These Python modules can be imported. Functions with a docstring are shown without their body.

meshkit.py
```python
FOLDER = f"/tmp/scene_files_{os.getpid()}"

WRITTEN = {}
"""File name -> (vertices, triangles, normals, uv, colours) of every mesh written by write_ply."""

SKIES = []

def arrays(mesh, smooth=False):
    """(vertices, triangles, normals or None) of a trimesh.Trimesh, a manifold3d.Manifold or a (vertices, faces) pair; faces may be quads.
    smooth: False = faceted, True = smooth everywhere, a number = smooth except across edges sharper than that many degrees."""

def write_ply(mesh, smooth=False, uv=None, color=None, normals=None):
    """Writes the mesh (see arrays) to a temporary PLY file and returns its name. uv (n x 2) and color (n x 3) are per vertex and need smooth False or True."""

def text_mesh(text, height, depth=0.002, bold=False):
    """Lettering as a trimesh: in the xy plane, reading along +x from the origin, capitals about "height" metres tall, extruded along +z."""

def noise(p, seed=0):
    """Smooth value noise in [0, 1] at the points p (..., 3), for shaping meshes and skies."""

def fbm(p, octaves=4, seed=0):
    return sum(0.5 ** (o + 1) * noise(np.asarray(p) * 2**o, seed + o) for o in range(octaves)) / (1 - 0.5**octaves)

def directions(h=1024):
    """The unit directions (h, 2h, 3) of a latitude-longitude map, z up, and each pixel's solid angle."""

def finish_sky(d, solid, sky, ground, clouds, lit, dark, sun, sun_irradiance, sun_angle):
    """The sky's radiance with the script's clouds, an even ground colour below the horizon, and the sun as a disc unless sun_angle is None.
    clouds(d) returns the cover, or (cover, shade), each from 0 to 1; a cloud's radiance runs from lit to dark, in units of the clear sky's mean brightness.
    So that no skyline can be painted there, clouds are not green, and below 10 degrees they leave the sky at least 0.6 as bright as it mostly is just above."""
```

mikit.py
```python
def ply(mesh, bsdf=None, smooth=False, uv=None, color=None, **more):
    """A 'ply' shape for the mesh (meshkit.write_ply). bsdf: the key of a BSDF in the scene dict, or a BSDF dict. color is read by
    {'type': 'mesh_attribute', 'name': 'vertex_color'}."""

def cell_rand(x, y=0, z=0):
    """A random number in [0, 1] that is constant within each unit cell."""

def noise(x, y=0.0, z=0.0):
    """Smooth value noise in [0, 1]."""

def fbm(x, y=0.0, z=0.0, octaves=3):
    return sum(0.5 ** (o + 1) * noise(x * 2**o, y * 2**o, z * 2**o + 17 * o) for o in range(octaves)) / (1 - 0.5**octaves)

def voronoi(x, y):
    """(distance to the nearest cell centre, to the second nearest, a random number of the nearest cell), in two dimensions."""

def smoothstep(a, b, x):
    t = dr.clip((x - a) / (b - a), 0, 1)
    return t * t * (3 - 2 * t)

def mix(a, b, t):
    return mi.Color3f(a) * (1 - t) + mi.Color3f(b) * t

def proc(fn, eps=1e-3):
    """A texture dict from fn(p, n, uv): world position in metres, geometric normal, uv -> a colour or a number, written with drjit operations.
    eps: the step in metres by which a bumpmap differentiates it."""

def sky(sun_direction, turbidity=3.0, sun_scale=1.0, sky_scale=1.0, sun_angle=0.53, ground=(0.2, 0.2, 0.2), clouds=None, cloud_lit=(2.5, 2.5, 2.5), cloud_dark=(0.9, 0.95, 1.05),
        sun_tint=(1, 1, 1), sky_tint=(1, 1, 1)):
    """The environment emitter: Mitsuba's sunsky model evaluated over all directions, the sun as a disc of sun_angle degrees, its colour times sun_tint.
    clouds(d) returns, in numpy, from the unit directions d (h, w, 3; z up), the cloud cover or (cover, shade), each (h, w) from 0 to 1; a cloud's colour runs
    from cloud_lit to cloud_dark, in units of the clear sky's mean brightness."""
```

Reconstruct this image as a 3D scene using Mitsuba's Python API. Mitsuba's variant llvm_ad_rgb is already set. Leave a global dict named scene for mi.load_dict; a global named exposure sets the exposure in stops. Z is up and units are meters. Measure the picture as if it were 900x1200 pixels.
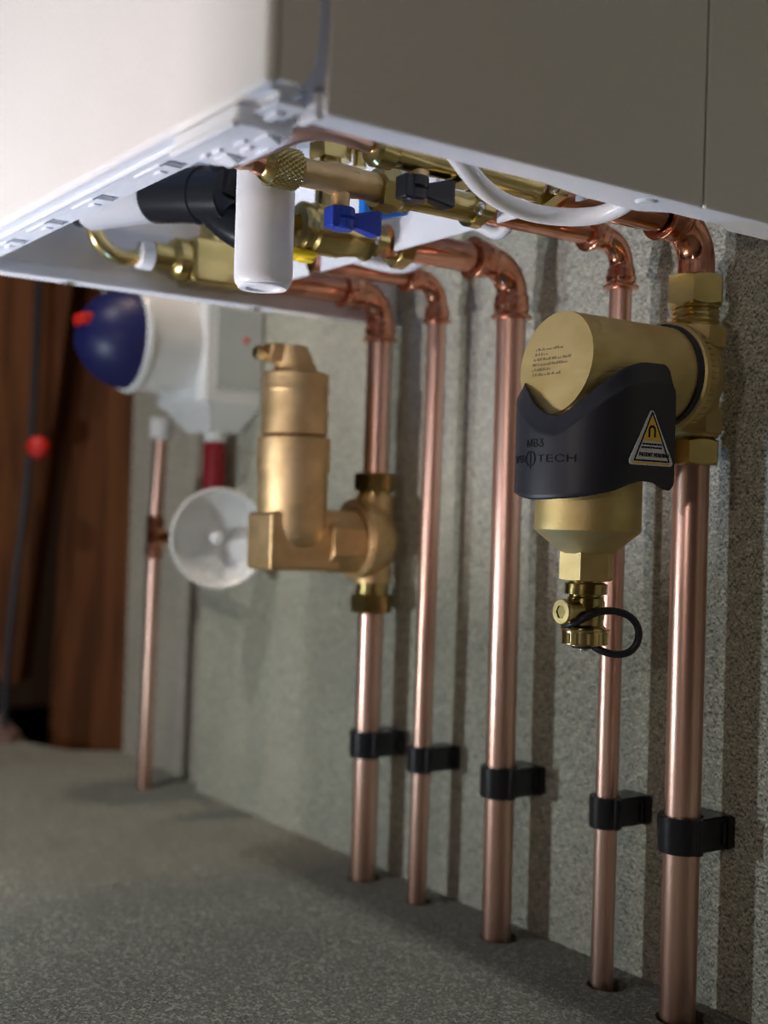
import math, random
import numpy as np, trimesh, manifold3d as m3
import shapely, shapely.geometry as sg
from shapely import affinity
from scipy.interpolate import CubicSpline
import drjit as dr, mitsuba as mi
import mikit, meshkit
from mikit import proc, noise, fbm, voronoi, cell_rand, smoothstep, mix

T = mi.ScalarTransform4f
scene, labels = {}, {}
rnd = random.Random(7)

# ------------------------------------------------------------------ camera, light, exposure
YAW, PITCH, ROLL = .6097, .0088, .0298
EYE = np.array([.5544, -.6647, .3092])
FWD = np.array([-math.cos(YAW) * math.cos(PITCH), math.sin(YAW) * math.cos(PITCH), math.sin(PITCH)])
R0 = np.array([math.sin(YAW), math.cos(YAW), 0]); U0 = np.cross(R0, FWD)
UP = math.cos(ROLL) * U0 - math.sin(ROLL) * R0
scene['camera'] = {'type': 'thinlens', 'fov': 2 * math.degrees(math.atan(450 / 1486)), 'fov_axis': 'x', 'near_clip': .05, 'far_clip': 30.,
                   'aperture_radius': .0047, 'focus_distance': .74,
                   'to_world': T().look_at(origin=EYE.tolist(), target=(EYE + FWD).tolist(), up=UP.tolist())}
exposure = 0.42

def lamp(key, pos, size, power, colour, target=None):
    """a real lamp: a glowing disc (one-sided) of the given radius, facing the target"""
    pos = np.array(pos, float); tgt = np.array(target, float)
    m = T().look_at(origin=pos.tolist(), target=tgt.tolist(), up=[0.01, .02, 1]) @ T().scale([size, size, size])
    rad = power / (math.pi * size * size)
    scene[key + '__lens'] = {'type': 'disk', 'to_world': m, 'emitter': {'type': 'area', 'radiance': {'type': 'rgb', 'value': [float(c * rad) for c in colour]}}}

# two ceiling lamps of the loft, one work lamp low in front, one lamp beside the camera and a torch lying on the floor
lamp('ceiling_lamp', (-.02, -1.50, 2.17), .05, 3.6, (1.0, .96, .90), (-.02, -.9, 0))
lamp('ceiling_lamp_001', (-.332, -.34, 2.17), .05, 2.0, (1.0, .76, .58), (-.33, -.33, 0))
lamp('work_lamp', (-.48, -.80, .135), .018, .46, (.88, .97, 1.02), (-.40, 0, .34))
lamp('work_lamp_001', (.42, -1.15, .42), .02, .22, (1.0, .855, .79), (-.2, 0, .25))
# two torches lying out of the picture: hard light aimed upwards
def torch(key, pos, tgt, power, colour, cut, beam):
    scene[key + '__light'] = {'type': 'spot', 'to_world': T().look_at(origin=pos, target=tgt, up=[.01, 0, 1]),
                              'intensity': {'type': 'rgb', 'value': [c * power for c in colour]}, 'cutoff_angle': float(cut), 'beam_width': float(beam)}
torch('torch', [-.27, -.98, .03], [-.22, -.18, .615], 1.02, (1.0, .89, .89), 25, 18.5)
torch('torch_001', [-.22, -.42, .02], [-.12, -.24, .49], .085, (.26, .62, 1.35), 38, 30)
labels['ceiling_lamp'] = {'label': 'round ceiling lamp out of the picture in front of the boiler', 'category': 'lamp'}
labels['ceiling_lamp_001'] = {'label': 'round warm ceiling lamp out of the picture above the boiler', 'category': 'lamp'}
labels['work_lamp'] = {'label': 'cool white work lamp low on the floor out of the picture', 'category': 'lamp'}
labels['work_lamp_001'] = {'label': 'warm work lamp out of the picture beside the camera', 'category': 'lamp'}

# ------------------------------------------------------------------ materials
def rgb(c): return {'type': 'rgb', 'value': [float(x) for x in c]}
def mat(key, base, rough=.4, metal=0., spec=.5, bump=None, **k):
    b = {'type': 'principled', 'base_color': base if isinstance(base, dict) else rgb(base), 'roughness': rough, 'metallic': metal, 'specular': spec, **k}
    if bump: b = {'type': 'bumpmap', 'tex': proc(bump, 2e-4), 'scale': 1.0, 'nested': b}
    scene[key] = {'type': 'twosided', 'bsdf': b}

def chip(light, dark, mid):
    def fn(p, n, uv):
        q = mi.Vector3f(p.x, p.y, p.z)
        a = noise(q.x * 560 + 3 * noise(q.x * 90, q.y * 90, q.z * 90), q.y * 560, q.z * 800)
        b = noise(q.x * 900 + 11, q.y * 900, q.z * 560 + 7)
        c = fbm(q.x * 9, q.y * 9, q.z * 9, 3)
        col = mix(mid, light, smoothstep(.55, .74, a) * .85)
        col = mix(col, dark, smoothstep(.55, .74, b) * .80)
        return col * (.86 + .28 * c)
    return fn
def metal_tint(a, b, f=60., streak=False):
    def fn(p, n, uv):
        t = fbm(p.x * f, p.y * f, p.z * (f * (.2 if streak else 1.)), 3)
        return mix(a, b, smoothstep(.3, .7, t))
    return fn
def cast_bump(p, n, uv): return .00010 * noise(p.x * 1500, p.y * 1500, p.z * 1500) + .00009 * noise(p.x * 700, p.y * 700, p.z * 700)
def rubber_bump(p, n, uv): return .00004 * noise(p.x * 1800, p.y * 1800, p.z * 1800)

mat('m_copper', proc(metal_tint((.91, .60, .50), (.78, .47, .37), 40., True)), .34, 1.)
mat('m_copper_fitting', proc(metal_tint((.78, .38, .25), (.56, .23, .14), 70.)), .12, 1.)
mat('m_brass_cast', proc(metal_tint((.86, .66, .30), (.72, .54, .22), 50.)), .54, .95, bump=cast_bump)
mat('m_brass', proc(metal_tint((.58, .46, .19), (.46, .36, .14), 60.)), .20, 1.)
mat('m_brass_bright', (.80, .63, .29), .20, 1.)
mat('m_bronze', proc(metal_tint((.84, .59, .31), (.68, .47, .23), 60.)), .48, .93, bump=cast_bump)
mat('m_black', (.009, .010, .015), .26)
mat('m_rubber', (.019, .020, .028), .44, bump=rubber_bump)
mat('m_ink', (.003, .003, .004), .6, spec=.2)
mat('m_white', (.78, .81, .86), .34)
mat('m_case', proc(lambda p, n, uv: mix((.80, .79, .78), (.83, .82, .81), noise(p.x * 900, p.y * 900, p.z * 900))), .42)
mat('m_plastic_white', (.82, .83, .85), .28)
mat('m_hose_white', (.80, .80, .80), .30)
mat('m_grey_plastic', (.50, .53, .53), .40)
mat('m_blue', (.015, .05, .42), .34)
mat('m_blue_light', (.02, .20, .72), .30)
mat('m_yellow', (.85, .62, .02), .35)
mat('m_navy', (.012, .016, .105), .42)
mat('m_red', (.72, .025, .02), .35)
mat('m_crimson', (.30, .008, .02), .35)
mat('m_stamp', (.17, .12, .06), .5)
mat('m_zinc', (.82, .84, .86), .18, 1.)
mat('m_braid', (.70, .72, .74), .4)
mat('m_label_white', (.72, .73, .76), .45)
mat('m_label_yellow', (.86, .55, .05), .45)
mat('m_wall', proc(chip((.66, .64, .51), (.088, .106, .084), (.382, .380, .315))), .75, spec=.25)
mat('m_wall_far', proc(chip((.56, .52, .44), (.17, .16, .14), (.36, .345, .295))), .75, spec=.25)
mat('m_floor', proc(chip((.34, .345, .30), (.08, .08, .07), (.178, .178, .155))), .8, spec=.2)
def wood(a, b):
    def fn(p, n, uv):
        g = fbm(p.x * 60, p.y * 60, p.z * 3.5, 3)
        return mix(a, b, smoothstep(.35, .65, g))
    return fn
mat('m_timber', proc(wood((.155, .055, .018), (.090, .031, .010))), .7, spec=.2)
mat('m_loft', proc(wood((.080, .052, .034), (.055, .034, .022))), .8, spec=.2)
mat('m_wool', proc(lambda p, n, uv: mix((.24, .15, .14), (.13, .08, .08), fbm(p.x * 150, p.y * 150, p.z * 150, 3))), .95, spec=.1)

# ------------------------------------------------------------------ mesh helpers
M = m3.Manifold
def tm(m):
    if isinstance(m, trimesh.Trimesh): return m
    if hasattr(m, 'to_mesh'):
        k = m.to_mesh(); return trimesh.Trimesh(np.array(k.vert_properties)[:, :3], np.array(k.tri_verts), process=False)
    return trimesh.Trimesh(*m, process=False)
def cat(*ms): return trimesh.util.concatenate([tm(m) for m in ms])
def rev(profile, seg=48):
    """solid of revolution about z of the (r, z) outline"""
    p = [(max(r, 0.), z) for r, z in profile]
    if p[0][0] > 0: p = [(0, p[0][1])] + p
    if p[-1][0] > 0: p = p + [(0, p[-1][1])]
    a = sum(p[i][0] * p[(i + 1) % len(p)][1] - p[(i + 1) % len(p)][0] * p[i][1] for i in range(len(p)))
    if a < 0: p = p[::-1]
    return M.revolve(m3.CrossSection([p]), seg)
def ring(profile, seg=48):
    """solid of revolution of a closed (r, z) outline away from the axis"""
    p = list(profile); a = sum(p[i][0] * p[(i + 1) % len(p)][1] - p[(i + 1) % len(p)][0] * p[i][1] for i in range(len(p)))
    return M.revolve(m3.CrossSection([p if a > 0 else p[::-1]]), seg)
def front(m, x, y, z):
    """turn the z axis to -y (out of the wall) and move to (x, y, z)"""
    return m.rotate([90, 0, 0]).translate([x, y, z])
def side(m, x, y, z): return m.rotate([0, 90, 0]).translate([x, y, z])
def up(m, x, y, z): return m.translate([x, y, z])
def box(x0, x1, y0, y1, z0, z1): return M.cube([x1 - x0, y1 - y0, z1 - z0]).translate([x0, y0, z0])
def rbox(x0, x1, y0, y1, z0, z1, r=.002, seg=12):
    s = M.sphere(r, seg)
    return M.batch_hull([s.translate([x, y, z]) for x in (x0 + r, x1 - r) for y in (y0 + r, y1 - r) for z in (z0 + r, z1 - r)])
def hexa(corner_r, h, ch=.0015, n=6, turn=0.):
    """chamfered nut along z, from 0 to h"""
    c = M.cylinder(h, corner_r, corner_r, n).rotate([0, 0, turn])
    f = corner_r * math.cos(math.pi / n)
    b = rev([(f * .98, 0), (corner_r * 1.005, ch), (corner_r * 1.005, h - ch), (f * .98, h)], 48)
    return c ^ b
def bored(m, r, x, y, z0=-1, z1=2): return m - M.cylinder(z1 - z0, r, r, 32).translate([x, y, z0])
def boredy(m, r, x, z, y0=-1, y1=1): return m - front(M.cylinder(y1 - y0, r, r, 32), x, y1, z)
def spline(pts, n=60):
    pts = np.array(pts, float); t = np.r_[0, np.cumsum(np.linalg.norm(np.diff(pts, axis=0), axis=1))]
    return CubicSpline(t, pts)(np.linspace(0, t[-1], n))
def sweep(path, rad, seg=24, cap=True):
    p = np.array(path, float); n = len(p); rad = np.broadcast_to(rad, (n,))
    t = np.gradient(p, axis=0); t /= np.linalg.norm(t, axis=1, keepdims=True)
    a = np.cross(t[0], [0, 0, 1.] if abs(t[0][2]) < .9 else [1., 0, 0]); a /= np.linalg.norm(a)
    V, ang = [], np.arange(seg) * 2 * np.pi / seg
    for i in range(n):
        a = a - t[i] * (a @ t[i]); a /= np.linalg.norm(a); b = np.cross(t[i], a)
        V.append(p[i] + rad[i] * (np.cos(ang)[:, None] * a + np.sin(ang)[:, None] * b))
    V = np.concatenate(V); F = []
    for i in range(n - 1):
        for j in range(seg):
            k = (j + 1) % seg; q = (i * seg + j, i * seg + k, (i + 1) * seg + k, (i + 1) * seg + j)
            F += [(q[0], q[1], q[2]), (q[0], q[2], q[3])]
    if cap:
        V = np.vstack([V, p[0], p[-1]]); c0, c1 = len(V) - 2, len(V) - 1
        for j in range(seg):
            k = (j + 1) % seg
            F += [(c0, k, j), (c1, (n - 1) * seg + j, (n - 1) * seg + k)]
    return trimesh.Trimesh(V, np.array(F), process=False)
def prism(poly, h): return trimesh.creation.extrude_polygon(poly, h, engine='earcut')
def moved(mesh, mat4):
    m = tm(mesh).copy(); m.apply_transform(mat4); return m
def basis(o, x, y, z):
    m = np.eye(4); m[:3, 0], m[:3, 1], m[:3, 2], m[:3, 3] = x, y, z, o; return m

used = set()
def key_of(name):
    k, i = name, 0
    while k in used: i += 1; k = f'{name}_{i:03d}'
    used.add(k); return k
def thing(name, label, cat_, group=None):
    k = key_of(name); labels[k] = {'label': label, 'category': cat_}
    if group: labels[k]['group'] = group
    return k
def part(holder, name, mesh, bsdf, smooth=32, label=None):
    k = key_of(f'{holder}__{name}'); scene[k] = mikit.ply(mesh if not hasattr(mesh, 'to_mesh') else tm(mesh), bsdf, smooth=smooth)
    if label: labels[k] = {'label': label}
    return k
def single(name, mesh, bsdf, label, cat_, group=None, smooth=32):
    k = thing(name, label, cat_, group); scene[k] = mikit.ply(tm(mesh), bsdf, smooth=smooth); return k
def struct(name, label=None):
    used.add(name); labels[name] = {'kind': 'structure'}
    if label: labels[name]['label'] = label
    return name

# ------------------------------------------------------------------ the room
PX = [(-.3592, -.3570), (-.2804, -.2752), (-.1778, -.1818), (-.0668, -.0672), (.0010, -.0004)]   # pipe x at the floor, at the elbow
PR = [.011, .0077, .0112, .0077, .0116]
YP = -.038
WY = -.007      # front of the chipboard wall

struct('floor', 'flat chipboard floor of the loft')
edge = [(-.992, .03), (-1.04, -.045), (-1.17, -.090), (-1.50, -.33), (-1.95, -.75), (-1.95, -2.6), (1.6, -2.6), (1.6, .03)]
fl = sg.Polygon(edge)
for i in range(5):
    hx = PX[i][0] + (.0022 if i in (3, 4) else 0.); fl = fl.difference(sg.Point(hx + .002, YP + .001).buffer(PR[i] + (.0062 if i in (3, 4) else .0035), 24))
fl = fl.difference(sg.Point(-.782, -.054).buffer(.0095, 16))
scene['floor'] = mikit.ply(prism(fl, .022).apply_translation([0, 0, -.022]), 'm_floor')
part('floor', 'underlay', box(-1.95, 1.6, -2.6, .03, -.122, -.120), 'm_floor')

struct('wall_back', 'chipboard wall behind the copper pipes')
part('wall_back', 'panel', box(-.7430, 1.6, WY, WY + .018, -.022, 2.2), 'm_wall', False, 'large green-grey chipboard panel behind the pipes')
part('wall_back', 'panel_001', box(-.992, -.74, WY + .0185, WY + .036, -.022, 2.2), 'm_wall_far', False, 'grey-brown chipboard strip beside the dark timbers')
struct('wall_front'); scene['wall_front'] = mikit.ply(tm(box(-2.2, 1.62, -2.63, -2.6, -.12, 2.2)), 'm_loft')
struct('wall_right'); scene['wall_right'] = mikit.ply(tm(box(1.6, 1.63, -2.6, .04, -.12, 2.2)), 'm_loft')
struct('wall_left'); scene['wall_left'] = mikit.ply(tm(box(-2.23, -2.2, -2.6, 1.2, -.12, 2.2)), 'm_loft')
struct('wall_end'); scene['wall_end'] = mikit.ply(tm(box(-2.2, -1.0, .72, .75, -.12, 2.2)), 'm_loft')
struct('ceiling'); scene['ceiling'] = mikit.ply(tm(box(-2.23, 1.63, -2.63, 1.2, 2.2, 2.23)), 'm_loft')

# dark timbers and wool in the eaves, left behind the boiler
def board(a, b, w, th, facing):
    a, b = np.array(a, float), np.array(b, float); z = (b - a) / np.linalg.norm(b - a)
    x = np.cross(np.array(facing, float), z); x /= np.linalg.norm(x); y = np.cross(z, x)
    return moved(rbox(-w / 2, w / 2, -th, 0, 0, np.linalg.norm(b - a), .003, 8), basis(a, x, y, z))
FC = -FWD * np.array([1, 1, 0])
single('timber_rafter', board((-1.235, -.118, .075), (-1.115, -.080, .85), .145, .06, FC), 'm_timber', 'wide brown timber at the far left edge below the boiler', 'timber')
single('timber_post', board((-1.100, .040, -.1), (-1.050, .040, 1.2), .060, .05, FC), 'm_timber', 'dark upright post right beside the grey chipboard strip', 'timber')
single('timber_brace', board((-1.200, .03, -.1), (-1.130, .03, 1.2), .085, .04, FC), 'm_timber', 'dark leaning brace in shadow between the post and the brown timber', 'timber')
cable = spline([(-1.098, -.082, .70), (-1.108, -.080, .55), (-1.122, -.080, .38), (-1.142, -.088, .20), (-1.150, -.092, .010)], 40)
single('black_cable', sweep(cable, .0050, 10), 'm_rubber', 'black cable hanging along the dark timbers', 'cable')
single('red_ball', rev([(.001, 0), (.012, .002), (.0155, .008), (.0155, .014), (.012, .021), (.003, .024)], 24).rotate([0, 90, 0]).rotate([0, 0, -35]).translate([-1.121, -.065, .397]),
       'm_red', 'small round red ball hanging in front of the dark timbers', 'ball')
lump = trimesh.creation.icosphere(4, 1.0); v = lump.vertices
n_ = meshkit.fbm(v * 3.1, 4, 5); lump.vertices = v * (0.75 + .5 * n_)[:, None] * [.16, .07, .055] + [-1.25, -.115, -.025]
single('insulation_wool', lump, 'm_wool', 'clump of dusty pinkish insulation wool at the edge of the floor', 'insulation', smooth=True)

# ------------------------------------------------------------------ the boiler
XL, XR, YF, ZB, ZT = -.3795, .0924, -.378, .484, 1.16
b = thing('boiler', 'white wall hung boiler with its underside open above the copper pipes', 'boiler')
cov = part(b, 'front_cover', rbox(XL - .003, XR + .003, -.410, -.4025, .4905, ZT, .0034, 16), 'm_case', 30)
def sheet(pts, axis, c0, c1):
    """extrude a polygon: axis 0 -> pts are (y, z), 1 -> (x, z), 2 -> (x, y)"""
    p = prism(sg.Polygon(pts) if not isinstance(pts, sg.base.BaseGeometry) else pts, c1 - c0); v = np.array(p.vertices)
    if axis == 0: w = np.c_[v[:, 2] + c0, v[:, 0], v[:, 1]]
    elif axis == 1: w = np.c_[v[:, 0], v[:, 2] + c0, v[:, 1]]
    else: w = np.c_[v[:, 0], v[:, 1], v[:, 2] + c0]
    t = trimesh.Trimesh(w, p.faces, process=False)
    if axis == 1: t.invert()
    return t
ret = [(-.4028, .493), (-.3917, .4928), (-.3862, .503), (-.3848, .5085), (-.3842, .514), (-.3838, ZT), (-.4028, ZT)]
part(cov, 'side_return', cat(sheet(ret, 0, XR - .0005, XR + .0022), ), 'm_case', False)
part(cov, 'side_return', sheet(ret, 0, XL - .0022, XL + .0005), 'm_case', False)
lip = [(XL + .004, -.4035), (XR - .004, -.4035), (XR - .004, -.3895), (XL + .004, -.3895)]
part(cov, 'bottom_lip', cat(rbox(XL + .004, XR - .004, -.4055, -.3890, .4905, .4925, .0009, 8), rbox(XL + .004, XR - .004, -.4000, -.3965, .4886, .4915, .0012, 8)), 'm_white')
# chassis flange behind the lip, with its pressed clips and corner bracket
part(b, 'front_flange', sheet([(XL + .004, -.3935), (XR - .008, -.3935), (XR - .012, -.3830), (-.010, -.3790), (-.016, -.3725), (XL + .004, -.3725)], 2, .4935, .4950), 'm_white', False)
for cx in (-.305, -.2335, -.155, -.065):
    cl = part(b, 'clip_pad', cat(rbox(cx - .016, cx + .016, -.3915, -.3885, .4895, .4935, .0011, 8), rbox(cx - .006, cx + .016, -.3885, -.3775, .4905, .4937, .001, 8),
                                 rbox(cx - .003, cx + .006, -.386, -.381, .4893, .491, .0008, 8)), 'm_white')
br = sg.Polygon([(.0020, -.4075), (.0668, -.4078), (.0672, -.3984), (.0640, -.3775), (.0405, -.3738), (.0110, -.3738), (.0000, -.3830)]).buffer(-.003).buffer(.003)
brk = part(b, 'corner_bracket', cat(prism(br, .0075).apply_translation([0, 0, .4812]), prism(br.buffer(-.0010), .0012).apply_translation([0, 0, .4804])), 'm_white', 40)
part(brk, 'edge_rib', rbox(.0020, .0660, -.4095, -.4060, .4790, .4830, .0013, 8), 'm_white')
for (wx, wy, ww, wd) in ((.0560, -.3860, .0130, .0085), (.0170, -.3860, .0130, .0085)):
    wedge = M.batch_hull([rbox(wx - ww / 2, wx + ww / 2, wy - wd / 2, wy - wd / 2 + .002, .4794, .4806, .0005, 8), rbox(wx - ww / 2 + .001, wx + ww / 2 - .002, wy + wd / 2 - .002, wy + wd / 2, .4772, .4806, .0005, 8)])
    part(brk, 'pad', wedge, 'm_white')
for q in ((.0430, -.3930, .0025, .010), (.0360, -.3860, .0025, .010), (.0240, -.3950, .0025, .008), (.0130, -.3960, .0025, .007), (.0390, -.3790, .0025, .012)):
    part(brk, 'rib', rbox(q[0] - q[3] / 2, q[0] + q[3] / 2, q[1] - q[2] / 2, q[1] + q[2] / 2, .4788, .4806, .0008, 8), 'm_white')
part(brk, 'tongue', cat(rbox(.0600, .0900, -.4010, -.3860, .4850, .4868, .0008, 8), rbox(.064, .080, -.3960, -.3910, .4832, .4855, .0009, 8)), 'm_white')
# right side: two panels with a seam, folded edges
def panel(x0, x1, y0, y1): return rbox(x0, x1, y0, y1, ZB, ZT, .0018, 12)
part(b, 'side_panel', panel(XR - .004, XR, YF, -.1385), 'm_case', 30)
part(b, 'side_panel', panel(XR - .004, XR, -.1367, WY - .0005), 'm_case', 30)
part(b, 'seam_strip', box(XR - .009, XR - .0042, -.155, -.120, ZB + .003, ZT - .002), 'm_case', False)
part(b, 'front_fold', rbox(XR - .032, XR - .003, YF + .0005, YF + .0022, ZB + .004, ZT - .002, .0008, 8), 'm_white')
fold = sg.Polygon([(XR - .0035, YF + .001), (XR - .0035, WY - .001), (XR - .028, WY - .001), (XR - .028, -.085), (XR - .021, -.100), (XR - .021, -.142), (XR - .030, -.158), (XR - .028, -.200), (XR - .021, -.235), (XR - .020, -.33), (XR - .017, YF + .001)]).buffer(.002).buffer(-.002)
sf = part(b, 'side_fold', sheet(fold, 2, ZB + .0004, ZB + .0022), 'm_white', False)
part(sf, 'dimple', rev([(.0045, -.0012), (.0060, 0), (.0062, .0007)], 24).translate([XR - .012, -.170, ZB + .0003]), 'm_white')
part(sf, 'corner_tab', rbox(XR - .020, XR - .005, YF - .0025, YF + .0012, ZB - .001, ZB + .014, .001, 8), 'm_white')
# left side, back plate, base plate, top
part(b, 'side_panel', panel(XL, XL + .004, YF, WY - .0005), 'm_case', 30)
lf = part(b, 'side_fold', cat(rbox(XL + .003, XL + .014, YF, WY - .001, ZB + .0004, ZB + .0024, .0008, 8), rbox(XL + .003, XL + .0055, YF, WY - .001, ZB + .002, ZB + .012, .0008, 8)), 'm_white')
for yy in (-.316, -.155):
    part(lf, 'screw', rev([(.004, -.0022), (.0046, -.0006), (.0046, .0006)], 16).translate([XL + .0085, yy, ZB]), 'm_zinc')
bp = sg.box(XL + .016, .4995, XR - .034, .574)
for i in range(5): bp = bp.difference(sg.Point(PX[i][1], .508).buffer(PR[i] + .0012, 20)).difference(sg.box(PX[i][1] - PR[i] - .001, .45, PX[i][1] + PR[i] + .001, .508))
bk = part(b, 'back_plate', sheet(bp, 1, -.1570, -.1550), 'm_white', False)
part(b, 'base_plate', box(XL + .004, XR - .004, -.398, WY - .001, .574, .577), 'm_white', False)
part(b, 'top_panel', rbox(XL, XR, -.409, WY - .0005, ZT, ZT + .004, .0015, 8), 'm_case')

# ------------------------------------------------------------------ copper pipes
def elbow_path(x0, z0, yend, rb, zc=.508, zbot=None, n=14):
    return np.array([[x0, YP, z0]] + [[x0, YP - rb + rb * math.cos(a), zc - rb + rb * math.sin(a)] for a in np.linspace(0, math.pi / 2, n)] + [[x0, yend, zc]])
def dense(p, step=.0012):
    p = np.array(p); s = np.r_[0, np.cumsum(np.linalg.norm(np.diff(p, axis=0), axis=1))]; n = int(s[-1] / step) + 2
    q = np.linspace(0, s[-1], n); return np.stack([np.interp(q, s, p[:, k]) for k in range(3)], 1), q
names = ['leftmost 22 mm copper pipe carrying the brass air separator', 'slim copper pipe next to the air separator, second from the left', 'middle copper pipe of the row, thick, just left of the black magnetic filter',
         'slim copper pipe passing behind the black magnetic filter', 'nearest thick copper pipe at the right, holding the black magnetic filter']
for i in range(5):
    r = PR[i]; xb, xt = PX[i]; big = r > .009
    p = thing('copper_pipe', names[i], 'pipe', 'copper pipes along the chipboard wall')
    leg = .0415 if big else .034; rb = .024 if big else .019; zc = .508
    part(p, 'tube', sweep([[xb, YP, -.10], [xt, YP, zc - (rb if i == 4 else leg - .002)]], r, 40), 'm_copper', 40)
    if i == 4:
        path, s = dense(elbow_path(xt, zc - .040, YP - .036, .027)); L = s[-1]
        rad = r + .0002 + .0016 * np.exp(-((s - L + .012) / .0012) ** 2) * 0 + np.where(s > L - .020, .0016, 0) + .0030 * np.exp(-((s - L + .0012) / .0016) ** 2) + .001 * np.exp(-((s - L + .018) / .002) ** 2)
    else:
        path, s = dense(elbow_path(xt, zc - leg, YP - leg, rb)); L = s[-1]
        e = np.minimum(s, L - s); sock = .017 if big else .0135
        rad = r + np.where(e < sock, .0019, .0005 + .0014 * np.exp(-((e - sock) / .0015) ** 2)) + .0032 * np.exp(-((e - .0018) / .0016) ** 2) + .0009 * np.exp(-((e - sock * .58) / .0022) ** 2)
    part(p, 'elbow', sweep(path, rad, 40), 'm_copper_fitting', 50, 'polished reddish copper elbow')
    yend = [-.175, -.160, -.156, -.160, -.160][i]
    part(p, 'tube', sweep([[xt, YP - leg + .003, zc], [xt, yend, zc]], r, 36), 'm_copper_fitting', 40)

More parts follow.
